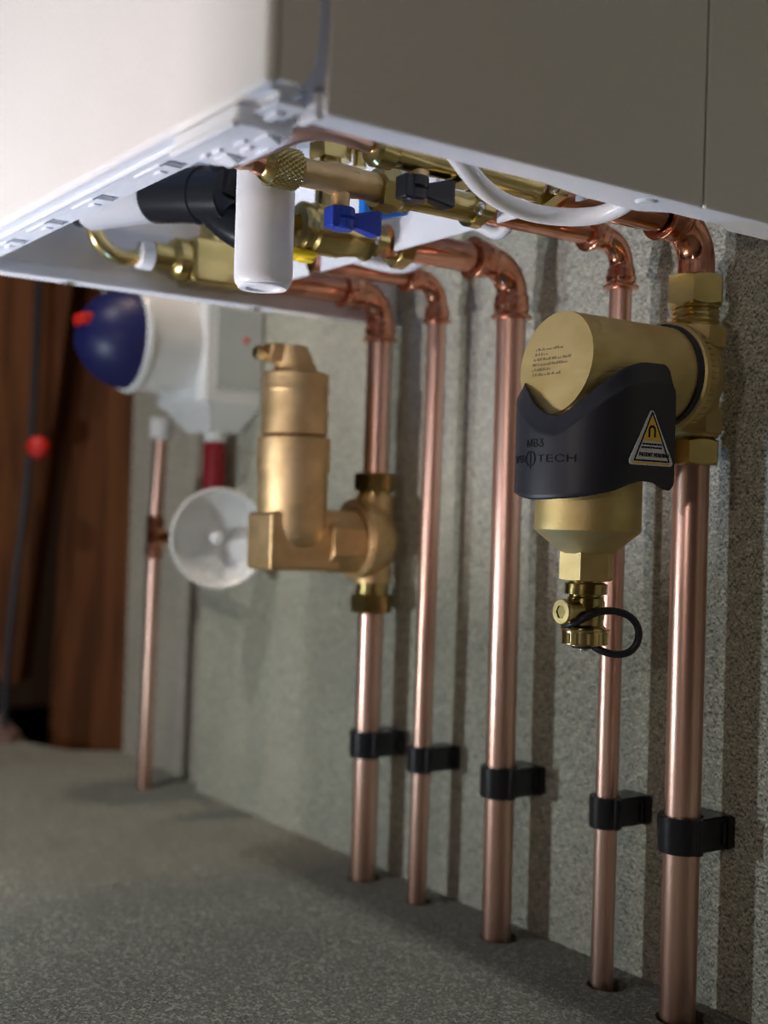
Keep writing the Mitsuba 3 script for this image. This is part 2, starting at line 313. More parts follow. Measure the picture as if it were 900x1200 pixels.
# black pipe clips
clipname = ['black plastic clip on the leftmost thick pipe', 'black plastic clip on the slim pipe second from the left', 'black plastic clip on the middle thick pipe', 'black plastic clip on the slim pipe behind the filter, second from the right', 'large glossy black clip on the nearest right pipe']
for i in range(5):
    r = PR[i]; x = PX[i][0] + (PX[i][1] - PX[i][0]) * .24; zc = .1170; h = .0115 if r > .009 else .0105
    c = thing('pipe_clip', clipname[i], 'clip', 'black pipe clips on the wall')
    ro = r + .0042
    hole = sg.Point(x, YP).buffer(r + .0002, 32)
    strap = sg.Point(x, YP).buffer(ro, 32).intersection(sg.box(x - .1, -1, x + .1, YP + .002)).union(sg.box(x - ro - .0012, YP - .0035, x - ro + .003, YP + .004)).difference(hole)
    base = sg.box(x - ro + .0008, YP + .002, x + ro - .0008, WY - .0003).union(sg.box(x - ro - .0005, WY - .0065, x + ro + .0012, WY - .0003)).difference(hole.buffer(.0005))
    def bev(poly, z0, z1, k=.0012):
        a = prism(poly.buffer(-k), z1 - z0).apply_translation([0, 0, z0]); m = prism(poly, z1 - z0 - 2 * k).apply_translation([0, 0, z0 + k]); return cat(a, m)
    part(c, 'strap', bev(strap, zc - h, zc + h, .0007), 'm_black', 30)
    part(c, 'base', bev(base, zc - h + .001, zc + h - .0005), 'm_black', 30)
    part(c, 'hinge', rev([(.0022, -h), (.0030, -h + .001), (.0030, h - .001), (.0022, h)], 16).translate([x + ro - .001, YP - .001, zc]), 'm_black')
    part(c, 'latch', rbox(x + ro - .0015, x + ro + .0012, WY - .0105, WY - .0085, zc - h * .62, zc + h * .62, .0006, 8), 'm_black')

# ------------------------------------------------------------------ magnetic filter on the right pipe
f = thing('magnetic_filter', 'brass magnetic filter in a black sleeve hanging from the right pipe', 'filter')
AX, AY, HZ = .0, -.128, .4066
vb = rev([(0, .2945), (.0150, .2945), (.0305, .3070), (.0318, .3085), (.0318, .4000), (.026, .414)], 72).translate([AX, AY, 0])
hc = front(M.cylinder(.130, .0308, .0308, 72), AX, -.069, HZ)
cut = M.cube([.3, .1, .3], True).rotate([0, 0, 0]).translate([0, -.05, 0]).rotate([-7.5, 0, 0]).translate([0, -.1575, HZ])
body = (vb + hc) - cut
part(f, 'body', body, 'm_brass_cast', 32)
part(f, 'plug_hex', hexa(.0168, .0175, .0008, 6, 4).translate([AX, AY, .2785]), 'm_brass_cast', 20)
part(f, 'o_ring', front(ring([(.0255, 0), (.0326, 0), (.0326, .0042), (.0255, .0042)], 64), 0, -.0652, HZ), 'm_rubber')
xq, zq = PX[4][1], HZ
def yrev(prof, x, y, z, seg=64): return front(rev(prof, seg), x, y, z)
tee = yrev([(.012, -.008), (.022, -.004), (.0285, .004), (.0300, .010), (.0318, .013), (.0318, .0265), (.0330, .0275)], xq, YP, zq)
tee = tee + rev([(.0165, .370), (.0165, .4400)], 48).translate([xq, YP, 0]) + hexa(.0205, .014, .001, 8, 22.5).translate([xq, YP, .4265]) + hexa(.0195, .016, .001, 8, 22.5).translate([xq, YP, .372])
tee = tee - M.cylinder(.3, PR[4] + .0003, PR[4] + .0003, 40).translate([xq + .0003, YP, .30])
te = part(f, 'tee', tee, 'm_brass_cast', 30)
for k in range(15):
    zz = zq - .0285 + k * .0038; w = math.sqrt(max(.0001, .0330 ** 2 - (zz - zq) ** 2))
    part(te, 'rib', rbox(xq + w - .0022, xq + w + .0002, YP - .0245, YP - .0145, zz - .0006, zz + .0006, .0004, 6), 'm_brass_cast')
part(f, 'flange', front(ring([(.0300, 0), (.0338, 0), (.0345, .0012), (.0345, .0045), (.0330, .0055), (.0300, .0055)], 72), xq, YP - .0215, zq), 'm_brass_cast', 30)
bore = PR[4] + .0003
for nm, z0, turn in (('compression_nut', .4540, 8), ('compression_nut', .3520, 8)):
    part(f, nm, bored(hexa(.0190, .0195 if z0 > .4 else .0165, .0018, 6, turn), bore, 0, 0).translate([xq, YP, z0]), 'm_brass', 20)
thr = [(bore, .4390)] + [(.0146 + (.0010 if k % 2 else 0.), .4390 + k * .0017) for k in range(10)] + [(bore, .4390 + 9 * .0017)]
part(f, 'thread', ring(thr, 40).translate([xq, YP, 0]), 'm_brass', 20)
thr = [(bore, .3680)] + [(.0142 + (.0009 if k % 2 else 0.), .3680 + k * .0014) for k in range(5)] + [(bore, .3680 + 4 * .0014)]
part(f, 'thread', ring(thr, 40).translate([xq, YP, 0]), 'm_brass', 20)

# black sleeve: plan curve from the -x rear end round the front to the +x rear end
RS, YE = .0446, -.1030
def sleeve():
    st = YE - AY; la = math.pi * RS; tot = la + 2 * st
    S = np.concatenate([np.linspace(0, 1, 30)[:-1] ** 2 * .011, np.linspace(.011, tot - .011, 130), tot - (np.linspace(1, 0, 30)[1:] ** 2) * .011])
    kx = np.radians([-200, -110, -90, -60, -38, -22, -8, 4, 18, 38, 60, 80, 95, 110, 200])
    ktop = [  .4065, .4065, .4055, .4030, .3960, .3890, .3815, .3765, .3745, .3835, .3960, .4040, .4065, .4068, .4068]
    kbx = np.radians([-200, -122, -90, -35, 0, 30, 60, 90, 101, 122, 200]); kbot = [.3235, .3235, .3310, .3290, .3255, .3265, .3305, .3375, .3370, .3320, .3320]
    from scipy.interpolate import PchipInterpolator
    smooth_top, smooth_bot = PchipInterpolator(kx, ktop), PchipInterpolator(kbx, kbot)
    rows = []
    for s in S:
        if s < st: pos, nrm, th = (AX - RS, YE - s), (-1, 0), -math.pi / 2 - (st - s) / RS
        elif s < st + la: th = -math.pi / 2 + (s - st) / RS; nrm = (math.sin(th), -math.cos(th)); pos = (AX + RS * nrm[0], AY + RS * nrm[1])
        else: pos, nrm, th = (AX + RS, AY + (s - st - la)), (1, 0), math.pi / 2 + (s - st - la) / RS
        zt = float(smooth_top(th)); zb = float(smooth_bot(th))
        e = min(s, tot - s)
        if e < .0062: d = .0062 - math.sqrt(max(0, .0062 ** 2 - (.0062 - e) ** 2)); zt -= d; zb += d * .8
        rows.append((pos, nrm, zt, zb))
    zts = np.array([r_[2] for r_ in rows]); zbs = np.array([r_[3] for r_ in rows])
    pass
    V = []
    for (pos, nrm, _, _), zt, zb in zip(rows, zts, zbs):
        prof = [(-.0040, zb + .0006), (-.0012, zb), (-.0002, zb + .0010), (0, zb + .003)] + [(0, zb + .003 + (zt - .0125 - zb - .003) * t_) for t_ in (.33, .66)] + [(0, zt - .0130), (-.0002, zt - .0115), (-.0008, zt - .0106), (-.0018, zt - .0085), (-.0036, zt - .0035), (-.0044, zt - .0008), (-.0050, zt), (-.0058, zt - .0008), (-.0060, zt - .006), (-.0042, zt - .012)]
        for o, z in prof: V.append((pos[0] + nrm[0] * o, pos[1] + nrm[1] * o, z))
    m, n = len(prof), len(rows); F = []
    for i in range(n - 1):
        for j in range(m):
            k2 = (j + 1) % m; a, b_, c_, d_ = i * m + j, (i + 1) * m + j, (i + 1) * m + k2, i * m + k2
            F += [(a, b_, c_), (a, c_, d_)]
    for i in (0, n - 1):
        c0 = len(V); V.append(tuple(np.mean(V[i * m:(i + 1) * m], axis=0)))
        for j in range(m): F.append((c0, i * m + j, i * m + (j + 1) % m) if i == 0 else (c0, i * m + (j + 1) % m, i * m + j))
    t = trimesh.Trimesh(np.array(V), np.array(F), process=False)
    if t.volume < 0: t.invert()
    return t
sl = part(f, 'sleeve', sleeve(), 'm_rubber', 40, 'black sleeve with lettering and warning label')
def wrap(mesh, th0, z0, off=0.):
    """lay flat lettering (x right, y up, z out) on the sleeve's round front; x grows with the angle"""
    m = mesh.copy(); v = np.array(m.vertices)
    th = th0 + v[:, 0] / RS; rr = RS + off + v[:, 2]
    m.vertices = np.c_[AX + rr * np.sin(th), AY - rr * np.cos(th), z0 + v[:, 1]]; return m
def txt(s, h, d=.0005, bold=False, sx=1.):
    t = meshkit.text_mesh(s, h, d, bold); t.apply_scale([sx, 1, 1]); return t
part(sl, 'lettering', wrap(txt('MB3', .0048, .0005, False, 1.05), math.radians(-9), .3560, -.0002), 'm_ink', False, 'letters MB3')
lg = []
a_ = txt('SPIR', .0043, .0005, False, 1.1); lg.append(a_)
xx = a_.bounds[1][0] + .0010
arc1 = sg.LineString([(xx + .0042 - .0042 * math.cos(t_), .0021 + .0046 * math.sin(t_)) for t_ in np.linspace(-1.05, 1.05, 12)]).buffer(.00045)
arc2 = sg.LineString([(xx + .0036 + .0042 * math.cos(t_), .0021 + .0046 * math.sin(t_)) for t_ in np.linspace(-1.05, 1.05, 12)]).buffer(.00045)
bar = sg.LineString([(xx + .0039, -.0035), (xx + .0039, .0062)]).buffer(.0005)
for g in (arc1, arc2, bar): lg.append(prism(g, .0005))
t2 = txt('TECH', .0043, .0005, False, 1.65); t2.apply_translation([xx + .0092, 0, 0]); lg.append(t2)
part(sl, 'lettering', wrap(cat(*lg), math.radians(-29), .3472, -.0002), 'm_ink', False, 'logo lettering SPIROTECH')
# warning label on the +x face of the sleeve (x axis of the label = +y, up = z)
LB = basis((AX + RS + .0002, -.1235, .3468), (0, 1, 0), (0, 0, 1), (1, 0, 0))
def lab(poly, z, h=.0003): return moved(prism(poly, h).apply_translation([0, 0, z]), LB)
tri = sg.Polygon([(-.0188, 0), (.0196, 0), (.0002, .0338)]).buffer(-.002).buffer(.002)
wl = part(sl, 'warning_label', lab(tri, 0, .0004), 'm_label_white', False, 'white triangular warning label with yellow magnet sign')
ly = sg.Polygon([(-.0081, .0142), (.0088, .0142), (.0003, .0292)])
part(wl, 'yellow_triangle', lab(ly, .0004), 'm_label_yellow', False, 'yellow triangle')
mag = sg.LineString([(-.0020, .0162), (-.0020, .0202)] + [(.0003 - .0023 * math.cos(t_), .0202 + .0023 * math.sin(t_)) for t_ in np.linspace(0, math.pi, 10)] + [(.0026, .0202), (.0026, .0162)]).buffer(.0007, cap_style='flat')
fr = sg.Polygon([(-.0134, .0028), (.0148, .0028), (.0003, .0305)]); fr = fr.buffer(.0005).difference(fr.buffer(-.0003))
lines = [sg.box(-.0072 + .001 * k, 0, .008, .001) for k in range(1)]
ink = [mag, fr]
for y0, x0, x1 in ((.0118, -.0072, .0085), (.0098, -.0080, .0090)):
    x = x0
    while x < x1:
        w = rnd.uniform(.0012, .003); ink.append(sg.box(x, y0, min(x + w, x1), y0 + .0009)); x += w + .0006
part(wl, 'print', cat(*[lab(g, .0006, .0002) for g in ink], moved(txt('PATENT PENDING', .0022, .0002, True, .92).apply_translation([-.0098, .0050, .0006]), LB)), 'm_ink', False, 'black magnet sign and small print')
part(wl, 'yellow_line', lab(sg.box(-.0146, .0008, .0155, .0018), .0004), 'm_label_yellow', False, 'yellow line')
# stamped rows of tiny marks on the cut face of the brass cylinder
st_, ct_ = math.sin(math.radians(7.5)), math.cos(math.radians(7.5))
FB = basis((0, -.1575, HZ), (1, 0, 0), (0, st_, ct_), (0, -ct_, st_))
dots = []
for row, (x0, x1) in enumerate(((-.019, .004), (-.019, -.008), (-.020, .013), (-.020, .010), (-.020, -.004), (-.019, .004))):
    x = x0
    while x < x1:
        w = rnd.choice((.0008, .0012, .0016)); y = .0085 - row * .0031
        dots.append(sg.box(x, y, x + w, y + rnd.choice((.0010, .0016)))); x += w + rnd.choice((.0004, .0006, .0012))
part(f, 'stamp', cat(*[moved(prism(g, .00012).apply_translation([0, 0, .00002]), FB) for g in dots]), 'm_stamp', False, 'rows of tiny stamped marks')
# drain cock under the filter
dv = part(f, 'drain_cock', rev([(.0098, .2395), (.0098, .2480), (.0125, .2490), (.0125, .2505), (.0108, .2520), (.0108, .2535), (.0112, .2560), (.0108, .2680), (.0100, .2690), (.0100, .2700), (.0128, .2705), (.0128, .2765), (.0098, .2775), (.0098, .279)], 48).translate([AX, AY, 0])
          + M.cylinder(.022, .0072, .0072, 32).rotate([90, 0, 0]).translate([AX + .001, AY + .002, .2600]), 'm_brass', 30)
part(dv, 'square_neck', rbox(AX - .0075, AX + .0085, AY - .0075, AY + .0085, .2560, .2670, .0012, 8).rotate([0, 0, 0]), 'm_brass', 30)
soc = yrev([(.0058, .0), (.0076, .0004), (.0076, .0028), (.0070, .0034)], AX + .001, AY - .0175, .2600, 40) - front(hexa(.0042, .01, .0001), AX + .001, AY - .0192, .2600)
part(dv, 'spindle', soc, 'm_brass_bright', 30, 'bright spindle with hexagon socket')
cap_ = M.cylinder(.0082, .0140, .0140, 64)
for k in range(12):
    a = k * math.pi / 6; cap_ = cap_ - M.cylinder(.0064, .0030, .0030, 12).translate([.0158 * math.cos(a), .0158 * math.sin(a), .0004])
cp = part(dv, 'cap', cap_.translate([AX, AY, .2405]), 'm_brass_bright', 25, 'ribbed brass cap')
part(cp, 'rim', ring([(.011, .2486), (.0146, .2486), (.0150, .2492), (.0146, .2500), (.011, .2500)], 48).translate([AX, AY, 0]), 'm_brass_bright')
part(cp, 'button', rev([(.0072, .2380), (.0080, .2388), (.0080, .2405)], 32).translate([AX, AY, 0]), 'm_rubber')
part(cp, 'screw', rev([(.0022, .2362), (.0030, .2366), (.0030, .2381)], 16).translate([AX, AY, 0]), 'm_zinc')
tp = [(AX - .010, AY - .0065, .2510), (AX - .002, AY - .0122, .2515), (AX + .0085, AY - .0105, .2560), (AX + .0130, AY - .0040, .2600), (AX + .0180, AY + .008, .2610), (AX + .0225, AY + .018, .2560), (AX + .0235, AY + .0215, .2460), (AX + .0205, AY + .018, .2375), (AX + .014, AY + .009, .2355), (AX + .006, AY + .002, .2392)]
path = spline(tp, 90)
part(dv, 'tether', sweep(path, .0022, 12), 'm_rubber', 40, 'black rubber tether looping back to the cap')

# ------------------------------------------------------------------ air separator on the left pipe
s = thing('air_separator', 'tall brass air separator fitted to the leftmost pipe', 'air separator')
SX, SY = -.3575, -.1215
up_ = rev([(0, .3800), (.0270, .3800), (.0280, .3812), (.0280, .4005), (.0276, .4012), (.0276, .4150), (.0284, .4165), (.0284, .4180), (.0278, .4200), (.0278, .4305), (.0262, .4320)], 56).translate([SX, SY, 0])
part(s, 'upper_body', up_, 'm_bronze', 30)
lo_ = rev([(0, .2815), (.012, .2830), (.0215, .2880), (.0265, .2950), (.0290, .3060), (.0292, .3480), (.0306, .3510), (.0306, .3770), (.0290, .3785)], 56).translate([SX, SY, 0])
part(s, 'lower_body', lo_, 'm_bronze', 30)
arm = rbox(SX - .0205, SX + .0205, -.1525, -.085, .2680, .3155, .0030, 12) + front(hexa(.0285, .034, .002, 8, 22.5), SX, -.062, .2925)
part(s, 'arm', arm, 'm_bronze', 30)
head = M.batch_hull([M.cylinder(.002, .0185, .0185, 40).translate([0, 0, .4315]), M.cylinder(.002, .0140, .0140, 40).translate([0, -.006, .4520])]).translate([SX, SY, 0])
hd = part(s, 'vent_head', head, 'm_bronze', 30)
part(hd, 'nozzle', M.batch_hull([M.cube([.018, .026, .004], True).translate([SX, SY - .014, .4525]), M.cube([.013, .024, .012], True).translate([SX, SY - .017, .4455])]), 'm_bronze', 30)
part(hd, 'vent_screw', yrev([(.0035, -.004), (.0035, .002), (.0060, .003), (.0060, .008), (.0042, .010)], SX, SY - .030, .4460, 12), 'm_brass_bright', 20, 'bright vent screw')
tx, tz = PX[0][0] + .0014, .2950
br0 = PR[0] + .0003
ts = yrev([(.010, -.014), (.022, -.010), (.0300, .000), (.0325, .010), (.0335, .014), (.0335, .020), (.0300, .022), (.0285, .024)], tx, YP, tz) + rev([(.0165, .2570), (.0165, .3330)], 40).translate([tx, YP, 0])
ts = ts - M.cylinder(.3, br0, br0, 32).translate([tx, YP, .2])
part(s, 'tee', ts, 'm_bronze', 30)
part(s, 'flange', front(ring([(.025, 0), (.0345, 0), (.0350, .001), (.0350, .006), (.0340, .007), (.025, .007)], 56), tx, -.0525, tz), 'm_bronze', 30)
for z0 in (.3360, .2310):
    part(s, 'compression_nut', bored(hexa(.0185, .0165, .0016, 6, 8), br0, 0, 0).translate([tx, YP, z0]), 'm_brass', 20)
part(s, 'thread', bored(rev([(.0145, .3270), (.0145, .3370)], 32), br0, 0, 0).translate([tx, YP, 0]), 'm_brass')
part(s, 'thread', bored(rev([(.0145, .2450), (.0145, .2600)], 32), br0, 0, 0).translate([tx, YP, 0]), 'm_brass')

# ------------------------------------------------------------------ valves, hoses and trap under the boiler
ZV = .508
def yv(x, prof, z=ZV, seg=40): return rev([(r_, -y) for r_, y in prof], seg).rotate([90, 0, 0]).translate([x, 0, z])
def knurl(x, y0, y1, r, z=ZV, n=26, m=9):
    """diamond-knurled grip ring along y"""
    S, A = m * 6, n * 6; V, F = [], []
    for i in range(S + 1):
        t = i / S; y = y0 + (y1 - y0) * t
        for j in range(A):
            a = 2 * math.pi * j / A
            k = max(abs(math.sin(n * a / 2 + t * m * math.pi / 2)), 0) * max(abs(math.sin(n * a / 2 - t * m * math.pi / 2)), 0)
            rr = r - .0007 + .0009 * k
            if i in (0, S): rr = r - .0016
            V.append((x + rr * math.cos(a), y, z + rr * math.sin(a)))
    for i in range(S):
        for j in range(A):
            k = (j + 1) % A; a, b_, c_, d_ = i * A + j, i * A + k, (i + 1) * A + k, (i + 1) * A + j
            F += [(a, b_, c_), (a, c_, d_)]
    c0 = len(V); V += [(x, y0, z), (x, y1, z)]
    for j in range(A):
        k = (j + 1) % A; F += [(c0, k, j), (c0 + 1, S * A + j, S * A + k)]
    t = trimesh.Trimesh(np.array(V), np.array(F), process=False)
    if t.volume < 0: t.invert()
    return t
def handle(holder, x, y, z0, z1, bsdf, label, L=.027):
    """wing handle below a valve: slotted hub and a flaring wing towards the wall"""
    h = z1 - z0
    hub = rev([(.0060, z0), (.0072, z0 + .001), (.0072, z0 + h * .45), (.0062, z0 + h * .52), (.0075, z0 + h * .6), (.0075, z1 - .001), (.0068, z1)], 32).translate([x, y, 0])
    hub = hub + rbox(x - .0052, x + .0052, y - .0098, y - .002, z0 + .0005, z1, .0012, 8)
    wing = M.batch_hull([rbox(x - .0030, x + .0030, y + .003, y + .006, z0 + h * .25, z1 - h * .25, .0008, 8), rbox(x - .0052, x + .0052, y + L - .004, y + L, z0 - .0005, z1 + .0015, .0012, 8)])
    k = part(holder, 'handle', hub + wing, bsdf, 28, label)
    return k
def flange_ear(holder, x, y, s=1, brass='m_brass'):
    fl_ = M.batch_hull([front(M.cylinder(.008, .0118, .0118, 32), x, y, ZV), front(M.cylinder(.008, .0050, .0050, 20), x + .0125 * s, y, ZV - .003)])
    part(holder, 'flange', boredy(fl_, .006, x, ZV), brass, 30)
    part(holder, 'screw', rev([(.0042, 0), (.0042, .0012), (.0030, .0024), (.0012, .0026)], 16).rotate([90, 0, 0]).translate([x + .0122 * s, y - .008, ZV - .003]), 'm_zinc', 30, 'bright screw')

# valve on the slim pipe (blue handle)
xa = PX[3][1]
va = thing('brass_valve', 'brass valve with knurled cap and a dark blue wing handle under the boiler', 'valve', 'brass valves under the boiler')
part(va, 'body', yv(xa, [(.0066, -.2975), (.0082, -.2965), (.0082, -.2790), (.0092, -.2750), (.0096, -.2680), (.0092, -.2600), (.0086, -.2540), (.0086, -.243)]) + M.cylinder(.015, .0052, .0062, 32).translate([xa, -.268, .4925]), 'm_bronze', 32)
part(va, 'knurled_cap', cat(knurl(xa, -.3165, -.2985, .0116), yv(xa, [(.0052, -.3225), (.0085, -.3205), (.0110, -.3165), (.0106, -.3150)])), 'm_brass', 40)
part(va, 'hex_nut', front(hexa(.0135, .0145, .0012, 6, 8), xa, -.2295, ZV), 'm_brass', 20)
part(va, 'rear_body', yv(xa, [(.0085, -.2300), (.0112, -.2270), (.0112, -.2210), (.0090, -.2190), (.0090, -.178), (.0100, -.172)]), 'm_brass', 30)
flange_ear(va, xa, -.1650)
part(va, 'stem', rev([(.0052, .4890), (.0042, .4935)], 24).translate([xa, -.268, 0]), 'm_bronze')
for k in range(2):
    part(va, 'arrow_mark', rbox(xa + .0062, xa + .0088, -.262 - .002 * k, -.2608 - .002 * k, .5085, .5125, .0004, 6).rotate([0, 0, 0]), 'm_brass')
handle(va, xa, -.2665, .4790, .4920, 'm_blue', 'dark blue wing handle', .025)

# valve on the right pipe (black handle)
xb = PX[4][1]
vv = thing('brass_valve', 'brass valve with a black wing handle behind the white hose', 'valve', 'brass valves under the boiler')
part(vv, 'body', yv(xb, [(.0050, -.2940), (.0088, -.2925), (.0104, -.2900), (.0104, -.2800), (.0085, -.2780), (.0088, -.2660), (.0098, -.2610), (.0088, -.2540), (.0082, -.2380), (.0092, -.2360), (.0092, -.1830), (.0100, -.1780)]), 'm_brass', 32)
part(vv, 'stem', M.cylinder(.010, .0054, .0064, 32).translate([xb, -.261, .4945]), 'm_bronze')
part(vv, 'hex_nut', front(hexa(.0120, .012, .001, 6, 8), xb, -.2250, ZV), 'm_brass', 20)
flange_ear(vv, xb, -.1650)
handle(vv, xb, -.2630, .4835, .4970, 'm_black', 'black wing handle', .024)

# gas cock on the middle pipe
xc = PX[2][1]
vc = thing('brass_valve', 'stout brass cock with hexagon socket plug beside the white trap', 'valve', 'brass valves under the boiler')
part(vc, 'body', yv(xc, [(.0145, -.2290), (.0168, -.2270), (.0168, -.2240), (.0150, -.2225), (.0150, -.2200), (.0172, -.2180), (.0172, -.1960), (.0155, -.1900), (.0140, -.178), (.0160, -.172)]) - front(hexa(.0085, .02, .0002), xc, -.2240, ZV), 'm_brass', 30)
part(vc, 'plug', yv(xc, [(.0085, -.2235), (.0088, -.2225)]), 'm_bronze')
flange_ear(vc, xc, -.1640)
part(vc, 'stem', rev([(.0100, .515), (.0100, .5440), (.0075, .5450), (.0075, .5560), (.0110, .5570), (.0110, .5600), (.0100, .5620), (.0100, .5735)], 32).translate([xc, -.204, 0]), 'm_brass', 30)
part(vc, 'stem_nut', hexa(.0150, .0120, .001, 6, 12).translate([xc, -.204, .5560]), 'm_brass', 20)
part(vc, 'test_nipple', rev([(.005, .556), (.005, .566), (.008, .567), (.008, .5705), (.004, .572)], 20).translate([xc, -.180, 0]), 'm_brass')
part(vc, 'lever', rbox(xc - .016, xc + .004, -.2400, -.2140, .4875, .4925, .0018, 8), 'm_yellow', 30, 'yellow lever under the cock')
part(vc, 'lever_hub', rev([(.0055, .486), (.0065, .487), (.0065, .4945)], 24).translate([xc - .006, -.2180, 0]), 'm_yellow')

# light blue lever of the cold tap, behind the hexagon nut
lvr = M.batch_hull([rbox(-.128, -.120, -.216, -.206, .504, .522, .002, 8), rbox(-.129, -.119, -.186, -.181, .511, .523, .003, 8)])
k = thing('tap_lever', 'light blue plastic lever peeping out behind the hexagon nut', 'lever')
part(k, 'lever', lvr, 'm_blue_light', 28)
part(k, 'spindle', rev([(.0045, .515), (.0045, .574)], 20).translate([-.124, -.200, 0]), 'm_brass')

# copper filling tube between the two front valves
loop = spline([(xa, -.3150, ZV), (xa + .001, -.3300, .5065), (-.0560, -.3425, .5030), (-.0430, -.3425, .5030), (-.0300, -.3375, .5055), (-.0150, -.3300, .5095), (-.0050, -.3180, .5110), (xb, -.3020, .5090), (xb, -.2880, ZV)], 110)
cf = thing('filling_tube', 'thin bent copper tube joining the two brass valves below the casing corner', 'tube')
part(cf, 'tube', sweep(loop, .0042, 20), 'm_copper', 40)
part(cf, 'cone', yv(xa, [(.0042, -.3305), (.0052, -.3285), (.0068, -.3225), (.0060, -.3165)]), 'm_copper_fitting')

# white hose under the right edge
hp = spline([(.0600, -.300, .505), (.0510, -.2765, .4965), (.0330, -.2470, .4905), (.0130, -.2060, .4885), (.0105, -.1730, .4885), (.0270, -.1545, .4890), (.0530, -.1520, .4950), (.0700, -.165, .5050)], 80)
single('white_hose', sweep(hp, .0052, 20), 'm_hose_white', 'smooth white plastic hose sagging below the right edge of the boiler', 'hose')

# braided hose behind the back plate
bpth = spline([(-.262, -.140, .513), (-.2360, -.1270, .5045), (-.2041, -.1115, .5030), (-.1910, -.1100, .5150), (-.1818, -.1100, .5265), (-.1720, -.1110, .5270), (-.150, -.114, .5230), (-.118, -.1195, .5130), (-.0900, -.1250, .5050), (-.076, -.128, .514), (-.0672, -.130, .5265), (-.050, -.130, .535)], 300)
single('braided_hose', sweep(bpth, .0040 + .0005 * np.sin(np.arange(300) * 1.6), 18), 'm_braid', 'ribbed grey hose running behind the white rail under the middle elbow', 'hose', smooth=60)
part(vc, 'rear_nut', front(hexa(.0150, .0120, .0012, 6, 20), xc, -.1380, .5055), 'm_brass', 20)

# white condensate trap
tx_, ty_ = -.1035, -.2975
ct = thing('condensate_trap', 'white plastic bottle trap hanging down below the boiler', 'trap')
part(ct, 'cup', rev([(0, .4470), (.0140, .4470), (.0158, .4476), (.0166, .4488), (.0172, .4510), (.0174, .4540), (.0174, .5720)], 56).translate([tx_, ty_, 0]), 'm_plastic_white', 30)
part(ct, 'foot', ring([(.0105, .4455), (.0140, .4455), (.0150, .4462), (.0150, .4480), (.0105, .4480)], 40).translate([tx_, ty_, 0]), 'm_plastic_white', 30)

# black condensate elbow with the white ribbed hose
be = thing('condensate_elbow', 'glossy black plastic elbow left of the white trap', 'elbow')
e0 = np.array([-.190, -.2730, .5230]); e1 = np.array([-.2640, -.2950, .5320]); dv_ = (e1 - e0) / np.linalg.norm(e1 - e0)
part(be, 'socket', sweep([e0, e0 + dv_ * .001, e1 - dv_ * .0015, e1], [.0170, .0185, .0185, .0172], 40), 'm_black', 40)
part(be, 'upper_branch', sweep(spline([e0 + dv_ * .010, e0 + [-.005, .002, .025], e0 + [-.004, .006, .047]], 20), .0150, 32), 'm_black', 40)
part(be, 'lower_elbow', sweep(spline([e0 + dv_ * .030, e0 + dv_ * .014 + [0, .004, -.014], e0 + [.004, .010, -.024], e0 + [.022, .020, -.028]], 24), np.linspace(.0125, .0145, 24), 32), 'm_black', 40)
part(be, 'collar', sweep([e0 + dv_ * .026, e0 + dv_ * .027, e0 + dv_ * .033, e0 + dv_ * .034], [.0186, .0196, .0196, .0186], 40), 'm_black', 40)
h0, h1 = e1 - dv_ * .004, np.array([-.3420, -.3120, .5330]); n = 300
hpth = spline([h0, (h0 + h1) / 2 + [0, 0, .0005], h1], n)
rh = np.linspace(.0158, .0125, n) + .0016 * np.sin(np.linspace(0, 2 * np.pi * 20, n))
wh = thing('corrugated_hose', 'white ribbed hose tapering into the black elbow', 'hose')
part(wh, 'hose', sweep(hpth, rh, 32), 'm_plastic_white', 60)
part(wh, 'black_end', sweep([h1 + (h0 - h1) * .02, h1, h1 + [-.012, -.0035, 0], h1 + [-.026, -.0075, 0]], [.0118, .0122, .0095, .0020], 28), 'm_black', 40)

# brass valve on the leftmost pipe, behind the trap
xl = PX[0][1]
vl = thing('brass_valve', 'square brass valve with clear tip at the left under the boiler', 'valve', 'brass valves under the boiler')
part(vl, 'body', rbox(xl - .0165, xl + .0165, -.2270, -.178, .4925, .5290, .004, 12), 'm_brass', 30)
part(vl, 'bonnet', yv(xl, [(.0060, -.2560), (.0105, -.2550), (.0105, -.2400), (.0135, -.2390), (.0165, -.2360), (.0165, -.2280), (.0140, -.2265)], .5115), 'm_brass', 30)
part(vl, 'tip', yv(xl, [(.0060, -.2680), (.0105, -.2660), (.0110, -.2560), (.0070, -.2550)], .5105), 'm_plastic_white', 30, 'pale plastic tip')
part(vl, 'union', yv(xl, [(.0130, -.1800), (.0150, -.1780), (.0150, -.166), (.0130, -.164)]), 'm_brass', 30)
part(vl, 'top_port', rev([(.0090, .527), (.0090, .5735)], 24).translate([xl, -.204, 0]), 'm_brass')
el = spline([(xl + .002, -.3050, .5730), (xl + .002, -.3050, .5400), (xl + .002, -.3020, .5200), (xl + .002, -.2930, .5100), (xl + .001, -.2690, .5085)], 50)
eb = thing('brass_elbow_tube', 'small bent brass tube at the far left under the boiler', 'tube')
part(eb, 'tube', sweep(el, .0062, 20), 'm_brass_bright', 40)
part(eb, 'ferrule', sweep([(xl + .002, -.305, .545), (xl + .002, -.305, .5452), (xl + .002, -.305, .5548), (xl + .002, -.305, .555)], [.0062, .0085, .0085, .0062], 24), 'm_brass', 30)

